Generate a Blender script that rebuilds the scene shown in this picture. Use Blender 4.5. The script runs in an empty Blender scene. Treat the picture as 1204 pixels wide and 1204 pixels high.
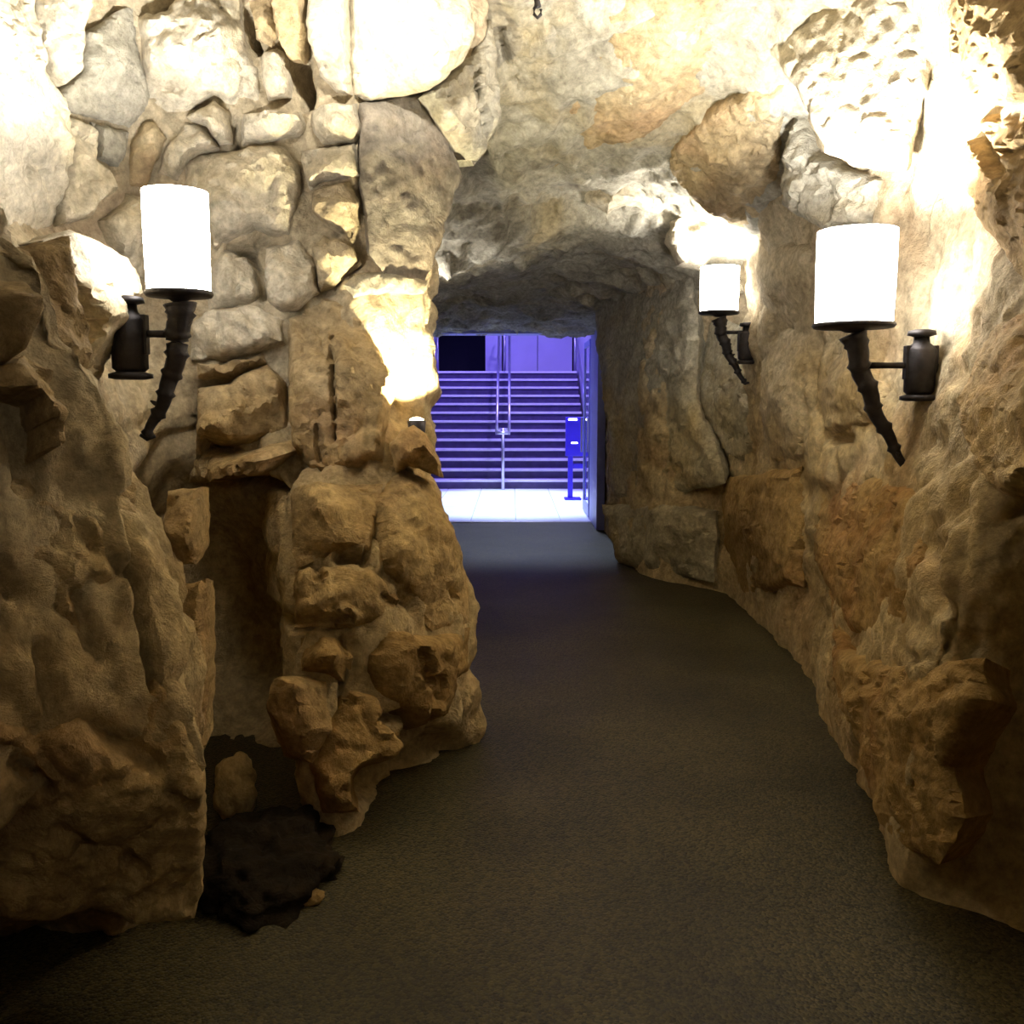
import bpy, bmesh, math, random
import numpy as np
from mathutils import Vector, noise
from mathutils.bvhtree import BVHTree
from mathutils.geometry import delaunay_2d_cdt

sc = bpy.context.scene
C = sc.collection
random.seed(4)

# ------------------------------------------------------------------ camera
F = 1100.0                     # focal length in pixels of the 1204 px frame
PITCH = math.atan(132 / F)
EYE = Vector((0, 0, 1.6))
cam = bpy.data.cameras.new('camera')
cam.sensor_fit = 'HORIZONTAL'
cam.angle = 2 * math.atan(602 / F)
cam.clip_end = 100
cam_o = bpy.data.objects.new('camera', cam)
cam_o.location = EYE
cam_o.rotation_euler = (math.pi / 2 - PITCH, 0, 0)
C.objects.link(cam_o)
sc.camera = cam_o
FWD = Vector((0, math.cos(PITCH), -math.sin(PITCH)))
UPV = Vector((0, math.sin(PITCH), math.cos(PITCH)))

# ------------------------------------------------------------------ world, exposure
w = bpy.data.worlds.new('world'); sc.world = w
w.use_nodes = True
w.node_tree.nodes['Background'].inputs[0].default_value = (0.004, 0.004, 0.006, 1)
vs = sc.view_settings
vs.view_transform = 'Standard'; vs.look = 'None'; vs.gamma = 1.0
vs.use_curve_mapping = False
vs.exposure = 0.0
SHADE_L = 12.0       # radiance of the lamp shades
BULB_W = 210.0      # bulb inside each open-topped shade

# ------------------------------------------------------------------ helpers
def ray(px, py):
    return (FWD * F + Vector((1, 0, 0)) * (px - 602) + UPV * (602 - py)).normalized()

def at(px, py, d):                       # point on a pixel's line of sight at distance d down the tunnel
    r = ray(px, py)
    return EYE + r * (d / r.y)

def to_px(co):                           # (n,3) -> (n,2)
    v = np.asarray(co) - np.array(EYE)
    z = v @ np.array(FWD)
    z = np.where(z < 0.05, 0.05, z)
    return np.stack([602 + F * v[:, 0] / z, 602 - F * (v @ np.array(UPV)) / z], 1)

def tag(o, label=None, cat=None, group=None, kind=None):
    if label: o['label'] = label
    if cat: o['category'] = cat
    if group: o['group'] = group
    if kind: o['kind'] = kind
    return o

def link(name, me, mat=None, parent=None):
    o = bpy.data.objects.new(name, me)
    C.objects.link(o)
    if mat: 
        if not me.materials: me.materials.append(mat)
    if parent: o.parent = parent
    return o

def empty(name, loc=(0, 0, 0)):
    o = bpy.data.objects.new(name, None); o.location = loc
    o.empty_display_size = 0.1
    C.objects.link(o); return o

def mesh_from(verts, faces, smooth=True):
    me = bpy.data.meshes.new('mesh')
    me.from_pydata([tuple(v) for v in verts], [], faces)
    if smooth: me.polygons.foreach_set('use_smooth', [True] * len(me.polygons))
    me.update(); return me

def obj_bm(name, bm, mat, parent=None, smooth=False, sharp=None):
    bmesh.ops.recalc_face_normals(bm, faces=bm.faces)
    me = bpy.data.meshes.new('mesh'); bm.to_mesh(me); bm.free()
    if smooth: me.polygons.foreach_set('use_smooth', [True] * len(me.polygons))
    if sharp: me.set_sharp_from_angle(angle=math.radians(sharp))
    return link(name, me, mat, parent)

def box(bm, x0, x1, y0, y1, z0, z1, bev=0.0):
    r = bmesh.ops.create_cube(bm, size=1)
    vs_ = r['verts']
    for v in vs_:
        v.co = ((x0 + x1) / 2 + v.co.x * (x1 - x0), (y0 + y1) / 2 + v.co.y * (y1 - y0), (z0 + z1) / 2 + v.co.z * (z1 - z0))
    if bev:
        es = {e for v in vs_ for e in v.link_edges}
        bmesh.ops.bevel(bm, geom=list(es), offset=bev, segments=2, affect='EDGES', profile=0.6)

def tube(bm, pts, radii, n=10, squash=None):
    pts = [Vector(p) for p in pts]
    rings = []
    for i, p in enumerate(pts):
        t = (pts[min(i + 1, len(pts) - 1)] - pts[max(i - 1, 0)]).normalized()
        a = t.cross(Vector((0, 0, 1)))
        if a.length < 0.05: a = t.cross(Vector((1, 0, 0)))
        a.normalize(); b = t.cross(a)
        r = radii[i] if hasattr(radii, '__len__') else radii
        rings.append([bm.verts.new(p + (a * math.cos(2 * math.pi * k / n) + b * math.sin(2 * math.pi * k / n)) * r) for k in range(n)])
    for i in range(len(rings) - 1):
        for k in range(n):
            bm.faces.new((rings[i][k], rings[i][(k + 1) % n], rings[i + 1][(k + 1) % n], rings[i + 1][k]))
    bm.faces.new(rings[0][::-1]); bm.faces.new(rings[-1])

def lathe(bm, c, prof, n=28, closed=True):
    rings = []
    for (r, z) in prof:
        rings.append([bm.verts.new((c[0] + r * math.cos(2 * math.pi * k / n), c[1] + r * math.sin(2 * math.pi * k / n), c[2] + z)) for k in range(n)])
    for i in range(len(rings) - 1):
        for k in range(n):
            bm.faces.new((rings[i][k], rings[i][(k + 1) % n], rings[i + 1][(k + 1) % n], rings[i + 1][k]))
    if closed:
        bm.faces.new(rings[0][::-1]); bm.faces.new(rings[-1])

# ------------------------------------------------------------------ materials
def new_mat(name):
    m = bpy.data.materials.new(name); m.use_nodes = True
    nt = m.node_tree
    return m, nt, nt.nodes['Principled BSDF']

def plain(name, col, rough=0.5, metal=0.0, var=0.15, scale=12.0, bump=0.0):
    m, nt, b = new_mat(name)
    tc = nt.nodes.new('ShaderNodeTexCoord')
    n = nt.nodes.new('ShaderNodeTexNoise'); n.inputs['Scale'].default_value = scale; n.inputs['Detail'].default_value = 5
    nt.links.new(tc.outputs['Object'], n.inputs['Vector'])
    r = nt.nodes.new('ShaderNodeValToRGB')
    r.color_ramp.elements[0].position = 0.3; r.color_ramp.elements[1].position = 0.7
    r.color_ramp.elements[0].color = tuple(c * (1 - var) for c in col) + (1,)
    r.color_ramp.elements[1].color = tuple(min(1, c * (1 + var)) for c in col) + (1,)
    nt.links.new(n.outputs['Fac'], r.inputs['Fac'])
    nt.links.new(r.outputs['Color'], b.inputs['Base Color'])
    b.inputs['Roughness'].default_value = rough; b.inputs['Metallic'].default_value = metal
    if bump:
        bp = nt.nodes.new('ShaderNodeBump'); bp.inputs['Strength'].default_value = bump; bp.inputs['Distance'].default_value = 0.01
        nt.links.new(n.outputs['Fac'], bp.inputs['Height']); nt.links.new(bp.outputs['Normal'], b.inputs['Normal'])
    return m

def emit(name, col, s):
    m, nt, b = new_mat(name)
    b.inputs['Base Color'].default_value = (*col, 1)
    b.inputs['Emission Color'].default_value = (*col, 1)
    b.inputs['Emission Strength'].default_value = s
    return m

def rock_mat(name, dark, mid, light, stain, bump=0.7, grain=1.0):  # stain: colour of the ochre tint below head height
    m, nt, b = new_mat(name)
    L = nt.links.new
    tc = nt.nodes.new('ShaderNodeTexCoord')
    def nz(scale, detail, rough=0.6, dist=0.0):
        n = nt.nodes.new('ShaderNodeTexNoise'); n.inputs['Scale'].default_value = scale
        n.inputs['Detail'].default_value = detail; n.inputs['Roughness'].default_value = rough
        n.inputs['Distortion'].default_value = dist
        L(tc.outputs['Object'], n.inputs['Vector']); return n
    big = nz(1.6, 6, 0.65, 0.6)
    r = nt.nodes.new('ShaderNodeValToRGB'); e = r.color_ramp.elements
    e[0].position = 0.28; e[0].color = (*dark, 1)
    e[1].position = 0.72; e[1].color = (*light, 1)
    k = e.new(0.5); k.color = (*mid, 1)
    L(big.outputs['Fac'], r.inputs['Fac'])
    st = nz(0.9, 4, 0.6, 1.0)
    sr = nt.nodes.new('ShaderNodeValToRGB')
    sr.color_ramp.elements[0].position = 0.52; sr.color_ramp.elements[1].position = 0.68
    L(st.outputs['Fac'], sr.inputs['Fac'])
    mx = nt.nodes.new('ShaderNodeMix'); mx.data_type = 'RGBA'
    mx.inputs[7].default_value = (*stain, 1)
    sc_ = nt.nodes.new('ShaderNodeMath'); sc_.operation = 'MULTIPLY'; sc_.inputs[1].default_value = 0.75
    L(sr.outputs['Color'], sc_.inputs[0]); L(sc_.outputs[0], mx.inputs[0])
    L(r.outputs['Color'], mx.inputs[6])
    # fine mottling
    fn = nz(22, 6, 0.7)
    fr = nt.nodes.new('ShaderNodeMapRange'); fr.inputs[1].default_value = 0.3; fr.inputs[2].default_value = 0.7
    fr.inputs[3].default_value = 0.55; fr.inputs[4].default_value = 1.28
    L(fn.outputs['Fac'], fr.inputs[0])
    mul = nt.nodes.new('ShaderNodeMix'); mul.data_type = 'RGBA'; mul.blend_type = 'MULTIPLY'; mul.inputs[0].default_value = 1
    L(mx.outputs[2], mul.inputs[6]); L(fr.outputs[0], mul.inputs[7])
    # ochre tint, patchy, below head height (a change of hue at equal lightness)
    sx = nt.nodes.new('ShaderNodeSeparateXYZ'); L(tc.outputs['Object'], sx.inputs[0])
    on = nz(1.1, 4, 0.6, 0.5)
    zz = nt.nodes.new('ShaderNodeMath'); zz.operation = 'MULTIPLY_ADD'; zz.inputs[1].default_value = -2.2
    L(on.outputs['Fac'], zz.inputs[0]); L(sx.outputs['Z'], zz.inputs[2])
    zr = nt.nodes.new('ShaderNodeMapRange'); zr.interpolation_type = 'SMOOTHSTEP'
    zr.inputs[1].default_value = 1.1; zr.inputs[2].default_value = -0.1; zr.inputs[3].default_value = 0; zr.inputs[4].default_value = 1
    L(zz.outputs[0], zr.inputs[0])
    oc = nt.nodes.new('ShaderNodeMix'); oc.data_type = 'RGBA'; oc.blend_type = 'MULTIPLY'
    oc.inputs[7].default_value = (1.10, 0.965, 0.66, 1)
    L(zr.outputs[0], oc.inputs[0]); L(mul.outputs[2], oc.inputs[6])
    L(oc.outputs[2], b.inputs['Base Color'])
    b.inputs['Roughness'].default_value = 0.95
    b.inputs['Specular IOR Level'].default_value = 0.1
    # relief
    h1 = nz(16, 9, 0.78, 0.2)
    h2 = nz(5, 7, 0.7, 0.5)
    add = nt.nodes.new('ShaderNodeMath'); add.operation = 'MULTIPLY_ADD'; add.inputs[1].default_value = 2.0
    L(h2.outputs['Fac'], add.inputs[0]); L(h1.outputs['Fac'], add.inputs[2])
    bp = nt.nodes.new('ShaderNodeBump'); bp.inputs['Strength'].default_value = bump; bp.inputs['Distance'].default_value = 0.03 * grain
    L(add.outputs[0], bp.inputs['Height']); L(bp.outputs['Normal'], b.inputs['Normal'])
    return m

M = {
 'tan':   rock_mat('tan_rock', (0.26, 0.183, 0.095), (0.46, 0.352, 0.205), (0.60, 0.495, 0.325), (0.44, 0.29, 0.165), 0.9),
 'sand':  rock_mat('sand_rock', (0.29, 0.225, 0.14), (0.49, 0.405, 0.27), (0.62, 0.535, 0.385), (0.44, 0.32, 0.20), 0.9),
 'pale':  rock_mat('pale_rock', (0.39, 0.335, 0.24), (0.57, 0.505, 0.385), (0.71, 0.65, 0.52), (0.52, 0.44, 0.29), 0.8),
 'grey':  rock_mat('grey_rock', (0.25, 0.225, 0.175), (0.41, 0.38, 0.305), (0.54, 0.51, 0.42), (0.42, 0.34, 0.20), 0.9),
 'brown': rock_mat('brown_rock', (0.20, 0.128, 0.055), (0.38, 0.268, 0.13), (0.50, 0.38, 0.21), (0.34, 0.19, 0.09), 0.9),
 'shaded_taupe': rock_mat('shaded_taupe_rock', (0.15, 0.125, 0.095), (0.25, 0.22, 0.175), (0.35, 0.31, 0.25), (0.27, 0.21, 0.15), 0.9),  # darkened so the colour carries the shade on the hanging slab
 'shaded': rock_mat('shaded_black_rock', (0.012, 0.009, 0.006), (0.028, 0.021, 0.013), (0.06, 0.045, 0.026), (0.02, 0.016, 0.012), 0.9),  # near-black colour paints in the shade of the recess floor
 'iron':  plain('black_iron', (0.035, 0.03, 0.03), 0.55, 0.6, 0.3, 30, 0.4),
 'steel': plain('brushed_steel', (0.55, 0.55, 0.62), 0.35, 0.9, 0.05),
 'riser': plain('dark_riser', (0.09, 0.07, 0.16), 0.7, 0, 0.2, 8),
 'tread': plain('stone_tread', (0.30, 0.27, 0.36), 0.6, 0, 0.08, 8),
 'nosing': plain('pale_nosing', (0.85, 0.82, 0.84), 0.5, 0, 0.05),
 'tile':  plain('white_floor_tile', (0.70, 0.72, 0.74), 0.35, 0, 0.05, 3),
 'grout': plain('grout', (0.35, 0.36, 0.40), 0.8),
 'panel': plain('wall_panel', (0.62, 0.60, 0.68), 0.5, 0, 0.05, 2),
 'dark':  plain('dark_paint', (0.008, 0.008, 0.012), 0.7),
 'frame': plain('blue_painted_frame', (0.25, 0.27, 0.60), 0.4, 0.2, 0.1),
 'bluebox': plain('cobalt_plastic', (0.035, 0.012, 0.55), 0.4, 0, 0.05),
 'white': plain('white_enamel', (0.8, 0.8, 0.8), 0.4),
}

def floor_mat():
    m, nt, b = new_mat('exposed_aggregate'); L = nt.links.new
    tc = nt.nodes.new('ShaderNodeTexCoord')
    n = nt.nodes.new('ShaderNodeTexNoise'); n.inputs['Scale'].default_value = 1.3; n.inputs['Detail'].default_value = 6
    v = nt.nodes.new('ShaderNodeTexVoronoi'); v.inputs['Scale'].default_value = 110
    L(tc.outputs['Object'], n.inputs['Vector']); L(tc.outputs['Object'], v.inputs['Vector'])
    r = nt.nodes.new('ShaderNodeValToRGB'); e = r.color_ramp.elements
    e[0].position = 0.3; e[0].color = (0.030, 0.023, 0.008, 1); e[1].position = 0.72; e[1].color = (0.062, 0.048, 0.018, 1)
    L(n.outputs['Fac'], r.inputs['Fac'])
    sep = nt.nodes.new('ShaderNodeSeparateColor'); L(v.outputs['Color'], sep.inputs[0])
    mr = nt.nodes.new('ShaderNodeMapRange'); mr.inputs[3].default_value = 0.35; mr.inputs[4].default_value = 1.75
    L(sep.outputs[0], mr.inputs[0])
    mul = nt.nodes.new('ShaderNodeMix'); mul.data_type = 'RGBA'; mul.blend_type = 'MULTIPLY'; mul.inputs[0].default_value = 1
    L(r.outputs['Color'], mul.inputs[6]); L(mr.outputs[0], mul.inputs[7])
    L(mul.outputs[2], b.inputs['Base Color'])
    b.inputs['Roughness'].default_value = 0.55; b.inputs['Specular IOR Level'].default_value = 0.2
    bp = nt.nodes.new('ShaderNodeBump'); bp.inputs['Strength'].default_value = 0.5; bp.inputs['Distance'].default_value = 0.006
    bp.invert = True
    L(v.outputs['Distance'], bp.inputs['Height']); L(bp.outputs['Normal'], b.inputs['Normal'])
    return m
M['floor'] = floor_mat()
M['lens'] = emit('uplight_lens', (1.0, 0.88, 0.6), 14)
M['led'] = emit('small_white_light', (0.9, 0.9, 1.0), 6)
def glass_mat():
    m, nt, b = new_mat('door_glass')
    b.inputs['Base Color'].default_value = (0.75, 0.8, 1, 1); b.inputs['Transmission Weight'].default_value = 1
    b.inputs['Roughness'].default_value = 0.02; b.inputs['IOR'].default_value = 1.45
    return m
M['glass'] = glass_mat()

# ------------------------------------------------------------------ grotto shell
ZR = [-0.05, .35, .7, 1.1, 1.5, 2.0, 2.5, 3.0, 3.6, 4.3]
def col(xs, ds):
    if not hasattr(xs, '__len__'): xs = [xs] * 10
    if not hasattr(ds, '__len__'): ds = [ds] * 10
    xs = list(xs) + [xs[-1]] * (10 - len(xs)); ds = list(ds) + [ds[-1]] * (10 - len(ds))
    return [(x, d, z) for x, d, z in zip(xs, ds, ZR)]

LEFT = np.array([
 col(-1.3, -3.5), col(-1.3, -1.0), col(-1.3, 0.6),
 col([-1.60, -1.50, -1.25, -1.30, -1.35, -1.4, -1.6, -1.7], 1.6),
 col([-1.60, -1.35, -1.00, -1.06, -1.14, -1.25, -1.75, -1.85, -1.6], [2.55, 2.3, 1.98, 2.05, 2.15, 2.35, 2.5]),
 col([-1.22, -.95, -.72, -.85, -.97, -1.20, -1.9, -1.95, -1.6], [2.65, 2.4, 2.2, 2.28, 2.38, 2.5, 2.9]),
 col([-1.15, -.95, -.84, -.95, -1.10, -1.35, -1.95, -2.0, -1.6], [2.75, 2.65, 2.5, 2.6, 2.65, 2.75, 3.2]),
 col([-1.00, -.97, -.97, -1.02, -1.25, -1.60, -1.95, -2.0, -1.6], [2.95, 2.9, 2.9, 2.95, 3.0, 3.2, 3.5]),
 col([-1.35, -1.5, -1.5, -1.5, -1.5, -1.68, -1.9, -1.9, -1.6], [3.3, 3.4, 3.4, 3.5, 3.6, 3.8, 3.9]),
 col([-1.35, -1.55, -1.6, -1.6, -1.5, -1.7, -1.65, -1.6, -1.3], [4.1, 4.5, 4.6, 4.4, 4.15, 4.2, 4.3]),
 col([-1.00, -1.15, -1.2, -1.2, -1.25, -1.4, -1.4, -1.3, -1.1], [4.0, 4.5, 4.5, 4.3, 4.2, 4.3, 4.35]),
 col([-.80, -.86, -.87, -.95, -1.05, -1.15, -1.15, -1.05, -1.0], [3.28, 3.35, 3.5, 3.75, 4.2, 4.35, 4.4, 4.4, 4.2]),
 col([-.54, -.52, -.5, -.55, -.6, -.7, -.7, -.65, -.6], [3.34, 3.35, 3.5, 3.7, 4.15, 4.35, 4.4, 4.4, 4.2]),
 col([-.13, -.12, -.14, -.26, -.32, -.32, -.3, -.2, -.1], [4.22, 4.2, 4.2, 4.3, 4.4, 4.5, 4.7, 4.8, 4.7]),
 col([-.35, -.4, -.4, -.45, -.5, -.5, -.5, -.4, -.4], [4.9, 5.0, 5.0, 5.0, 5.0, 5.1, 5.3]),
 col(-1.0, 5.9), col(-1.2, 8.0), col(-1.4, 10.0), col(-1.42, 12.3)], dtype=float)

RIGHT = np.array([
 col(1.45, -3.5), col(1.45, -1.0), col(1.35, 0.4), col([1.12, 1.1, 1.08, 1.06, 1.06, 1.1, 1.25, 1.35], 1.15),  # unseen bulge near the viewer, shaped to shade the lower right wall
 col([1.60, 1.70, 1.72, 1.65, 1.42, 1.4, 1.4, 1.4], 1.8),
 col([1.50, 1.75, 1.78, 1.68, 1.42, 1.4, 1.5, 1.5], [2.6, 2.68, 2.68, 2.55, 2.35, 2.3]),
 col([1.27, 1.24, 1.26, 1.36, 1.5, 1.62, 1.65, 1.6, 1.5], [2.95, 2.84, 2.82, 2.85, 2.9]),
 col([1.42, 1.36, 1.38, 1.5, 1.62, 1.74, 1.8, 1.8, 1.6], [3.6, 3.45, 3.4, 3.5, 3.6]),
 col([1.5, 1.5, 1.55, 1.65, 1.72, 1.82, 1.86, 1.82, 1.6], 4.3),
 col([1.7, 1.7, 1.7, 1.72, 1.75, 1.8, 1.75, 1.6, 1.4], 5.3),
 col([1.75, 1.75, 1.75, 1.75, 1.72, 1.7, 1.65, 1.5, 1.4], 6.6),
 col(1.72, 7.65), col(1.25, 8.3), col(1.1, 9.2), col(1.1, 10.6), col(1.14, 12.3)], dtype=float)

CX = [-2.4, -1.2, -.4, .3, 1.0, 1.6, 2.4]
CEIL = np.array([[(x, d, z) for x, z in zip(CX, zs)] for d, zs in [
 (-3.5, [3.5, 3.7, 3.8, 3.8, 3.8, 3.7, 3.5]),
 (-1.0, [3.5, 3.7, 3.8, 3.8, 3.8, 3.7, 3.5]),
 (1.0, [3.6, 3.9, 4.0, 4.0, 4.0, 3.9, 3.6]),
 (3.2, [3.5, 3.7, 3.9, 3.9, 3.9, 3.7, 3.5]),
 (4.4, [3.4, 3.6, 3.7, 3.7, 3.75, 3.6, 3.4]),
 (5.2, [3.1, 3.2, 3.35, 3.4, 3.4, 3.2, 3.0]),
 (6.2, [2.8, 2.85, 3.05, 3.1, 3.1, 2.85, 2.6]),
 (7.1, [2.5, 2.6, 2.85, 3.1, 3.15, 2.8, 2.4]),
 (7.4, [2.4, 2.5, 2.72, 2.92, 2.95, 2.6, 2.3]),
 (8.2, [2.5, 2.6, 2.75, 2.85, 2.85, 2.5, 2.3]),
 (9.6, [2.5, 2.55, 2.65, 2.68, 2.65, 2.5, 2.3]),
 (12.3, [2.45, 2.5, 2.5, 2.5, 2.5, 2.48, 2.4])]], dtype=float)

def catmull(P, t):
    n = len(P); i = np.clip(np.floor(t).astype(int), 0, n - 2); f = (t - i)
    g = lambda k: P[np.clip(i + k, 0, n - 1)]
    f = f.reshape((-1,) + (1,) * (P.ndim - 1))
    p0, p1, p2, p3 = g(-1), g(0), g(1), g(2)
    c = 0.42
    m1, m2 = c * (p2 - p0), c * (p3 - p1)
    f2, f3 = f * f, f ** 3
    return (2*f3 - 3*f2 + 1) * p1 + (f3 - 2*f2 + f) * m1 + (-2*f3 + 3*f2) * p2 + (f3 - f2) * m2

def param(P, step, lo=None):
    # parameter samples spaced about `step` metres along the control grid's first axis
    t = []
    for i in range(len(P) - 1):
        L = np.median(np.linalg.norm(P[i + 1] - P[i], axis=-1))
        s = step(P[i], P[i + 1]) if callable(step) else step
        k = max(2, int(L / s)); t += [i + j / k for j in range(k)]
    return np.array(t + [len(P) - 1.0])

def patch(P, su, sv):
    tu = param(P, su); tv = param(np.swapaxes(P, 0, 1), sv)
    A = catmull(P, tu)                       # nu x nj x 3
    B = np.swapaxes(catmull(np.swapaxes(A, 0, 1), tv), 0, 1)
    return B                                 # nu x nv x 3

def grid_faces(nu, nv, flip):
    f = []
    for i in range(nu - 1):
        for j in range(nv - 1):
            a = i * nv + j; q = (a, a + nv, a + nv + 1, a + 1)
            f.append(q[::-1] if flip else q)
    return f

def grid_normals(B, flip):
    du = np.gradient(B, axis=0); dv = np.gradient(B, axis=1)
    n = np.cross(du, dv); n /= (np.linalg.norm(n, axis=-1, keepdims=True) + 1e-9)
    return -n if flip else n

def seg_dist(P, a, b):
    a = np.array(a, float); b = np.array(b, float); ab = b - a
    t = np.clip(((P - a) @ ab) / (ab @ ab + 1e-9), 0, 1)
    return np.linalg.norm(P - (a + t[:, None] * ab), axis=1)

def line_dist(P, pts, closed=False):
    d = np.full(len(P), 1e9)
    pts = list(pts) + ([pts[0]] if closed else [])
    for a, b in zip(pts[:-1], pts[1:]): d = np.minimum(d, seg_dist(P, a, b))
    return d

def inside(P, poly):
    x, y = P[:, 0], P[:, 1]; r = np.zeros(len(P), bool)
    n = len(poly)
    for i in range(n):
        x1, y1 = poly[i]; x2, y2 = poly[(i + 1) % n]
        c = ((y1 > y) != (y2 > y)) & (x < (x2 - x1) * (y - y1) / (y2 - y1 + 1e-12) + x1)
        r ^= c
    return r

# crevices and hollows seen in the rock faces: (points, half width px, depth m)
GROOVES = {
 'left': [
  ([(349, 85), (355, 118)], 12, 0.30), ([(287, 10), (296, 50), (303, 62)], 5, 0.2),
  ([(278, 132), (279, 172)], 4, 0.12), ([(268, 290), (292, 292), (305, 318), (309, 350)], 5, 0.14),
  ([(283, 295), (308, 278)], 6, 0.14), ([(390, 395), (393, 515)], 3, 0.08), ([(373, 500), (377, 540)], 3, 0.06),
  ([(228, 450), (227, 520)], 3, 0.08), ([(232, 450), (268, 446)], 6, 0.1), ([(240, 575), (330, 566), (345, 535)], 8, 0.16),
  ([(170, 580), (178, 640), (180, 720), (195, 800)], 9, 0.14), ([(20, 480), (50, 560)], 16, 0.07),
  ([(398, 648), (432, 655)], 10, 0.20), ([(372, 668), (374, 676)], 6, 0.12), ([(500, 770), (510, 800)], 8, 0.08), ([(450, 700), (470, 712)], 6, 0.06), ([(455, 850), (480, 840)], 9, 0.08), ([(402, 750), (410, 825)], 8, 0.10),
  ([(438, 645), (448, 600)], 4, 0.10), ([(335, 730), (410, 725)], 7, 0.10), ([(480, 700), (490, 715)], 6, 0.05),
  ([(530, 690), (533, 700)], 5, 0.05), ([(445, 925), (500, 930), (535, 890)], 30, 0.20), ([(520, 800), (512, 850)], 8, 0.05),
  ([(120, 860), (180, 900)], 16, 0.05), ([(70, 980), (100, 1000)], 14, 0.05), ([(90, 700), (120, 760)], 12, 0.04),
  ([(12, 660), (30, 690)], 12, 0.06), ([(150, 655), (175, 672)], 9, 0.06), ([(60, 760), (70, 830)], 10, 0.05), ([(200, 935), (225, 950)], 8, 0.04), ([(30, 900), (60, 930)], 10, 0.05), ([(95, 610), (110, 640)], 10, 0.05), ([(150, 1010), (170, 1030)], 10, 0.04), ([(330, 370), (352, 366)], 3, 0.05), ([(375, 345), (425, 305)], 5, 0.06), ([(365, 285), (400, 275)], 4, 0.05)],
 'right': [([(972, 517), (994, 515)], 6, 0.10), ([(958, 400), (952, 470), (950, 520)], 3, 0.03),
  ([(1100, 640), (1090, 700), (1150, 760)], 14, 0.05), ([(1060, 770), (1110, 765)], 6, 0.03), ([(1010, 830), (1000, 900)], 8, 0.03),
  ([(1140, 150), (1170, 200)], 10, 0.07), ([(1175, 180), (1204, 170)], 7, 0.07), ([(1180, 600), (1204, 560)], 10, 0.05)],
 'ceil': [([(610, 300), (628, 294)], 7, 0.08), ([(655, 290), (664, 284)], 4, 0.06),
  ([(562, 85), (575, 150), (586, 190)], 6, 0.08), ([(520, 295), (522, 320)], 3, 0.05), ([(610, 150), (620, 140)], 6, 0.03),
  ([(588, 225), (590, 270)], 3, 0.03), ([(665, 335), (700, 350)], 6, 0.05)]}

def carve(co, nrm, key):
    uv = to_px(co)
    off = np.zeros(len(co))
    jit = np.array([noise.noise(Vector(c) * 9) for c in co]) * 3.0
    for pts, wd, dep in GROOVES[key]:
        x0 = min(p[0] for p in pts) - wd * 2; x1 = max(p[0] for p in pts) + wd * 2
        y0 = min(p[1] for p in pts) - wd * 2; y1 = max(p[1] for p in pts) + wd * 2
        m = (uv[:, 0] > x0) & (uv[:, 0] < x1) & (uv[:, 1] > y0) & (uv[:, 1] < y1) & (co[:, 1] > 1.0)
        if not m.any(): continue
        d = line_dist(uv[m], pts) + jit[m]
        s = np.clip(1.25 - d / wd, 0, 1)
        off[m] -= dep * s * s * (3 - 2 * s)
    return off

def relief(co, strength=1.0, vert=0.6, seed=0.0):
    out = np.empty(len(co))
    for i, c in enumerate(co):
        p = Vector((c[0] + seed, c[1], c[2] * vert))
        a = noise.fractal(p * 1.7, 0.9, 2.1, 4) * 0.07
        r = noise.ridged_multi_fractal(p * 2.3 + Vector((7, 3, 1)), 0.9, 2.2, 4, 1.0, 2.0) * 0.03
        dd, _ = noise.voronoi(Vector((c[0], c[1], c[2] * 0.75)) * 3.2 + Vector((seed, 0, 0)) + noise.noise_vector(p * 4) * 0.18)
        cr = min((dd[1] - dd[0]) * 3.0, 1.0)
        cell = noise.cell(Vector((c[0], c[1], c[2])) * 0.0)
        fine = noise.fractal(Vector(c) * 9, 0.6, 2.1, 4) * 0.022
        out[i] = a + r + (cr - 1) * 0.05 + fine - 0.02
    return out * strength

SURF = {}
def build_shell(name, key, P, flip, mat, su, sv, label, cat, strength=1.0, vert=0.6, sink=0.0):
    B = patch(P, 0.06, 0.06)
    nu, nv = B.shape[:2]
    SURF[key] = BVHTree.FromPolygons([tuple(v) for v in B.reshape(-1, 3)], grid_faces(nu, nv, flip))
    B = patch(P, su, sv); nu, nv = B.shape[:2]
    N = grid_normals(B, flip).reshape(-1, 3); V = B.reshape(-1, 3)
    far = V[:, 1] < 1.0
    off = relief(V, strength, vert, seed=len(name))
    off = off * np.clip(0.4 + V[:, 2] * 1.5, 0.4, 1) if key == 'right' else off
    off += carve(V, N, key) + sink
    V = V + N * off[:, None]
    o = link(name, mesh_from(V, grid_faces(nu, nv, flip)), mat)
    tag(o, label, cat, kind='structure')
    return o

def stepper(a, b):
    d = (a[:, 1].mean() + b[:, 1].mean()) / 2
    return 0.09 if d < 1.0 else (0.018 if d < 5.2 else 0.035)

wall_left = build_shell('wall_left', 'left', LEFT, False, M['sand'], stepper, 0.022,
    'craggy tan rock wall of the grotto on the left, with a jutting column and a dark recess', 'rock wall', 0.85, 0.6, -0.045)
wall_right = build_shell('wall_right', 'right', RIGHT, True, M['sand'], stepper, 0.022,
    'brown rock wall of the grotto on the right, carrying two torches', 'rock wall', 0.8, 0.6, -0.025)
ceiling = build_shell('ceiling', 'ceil', CEIL, True, M['grey'], stepper, 0.035,
    'rough pale rock vault lowering towards the blue lit doorway', 'rock ceiling', 1.0, 1.0, -0.03)
WALL = {'left': wall_left, 'right': wall_right, 'ceil': ceiling}

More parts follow.
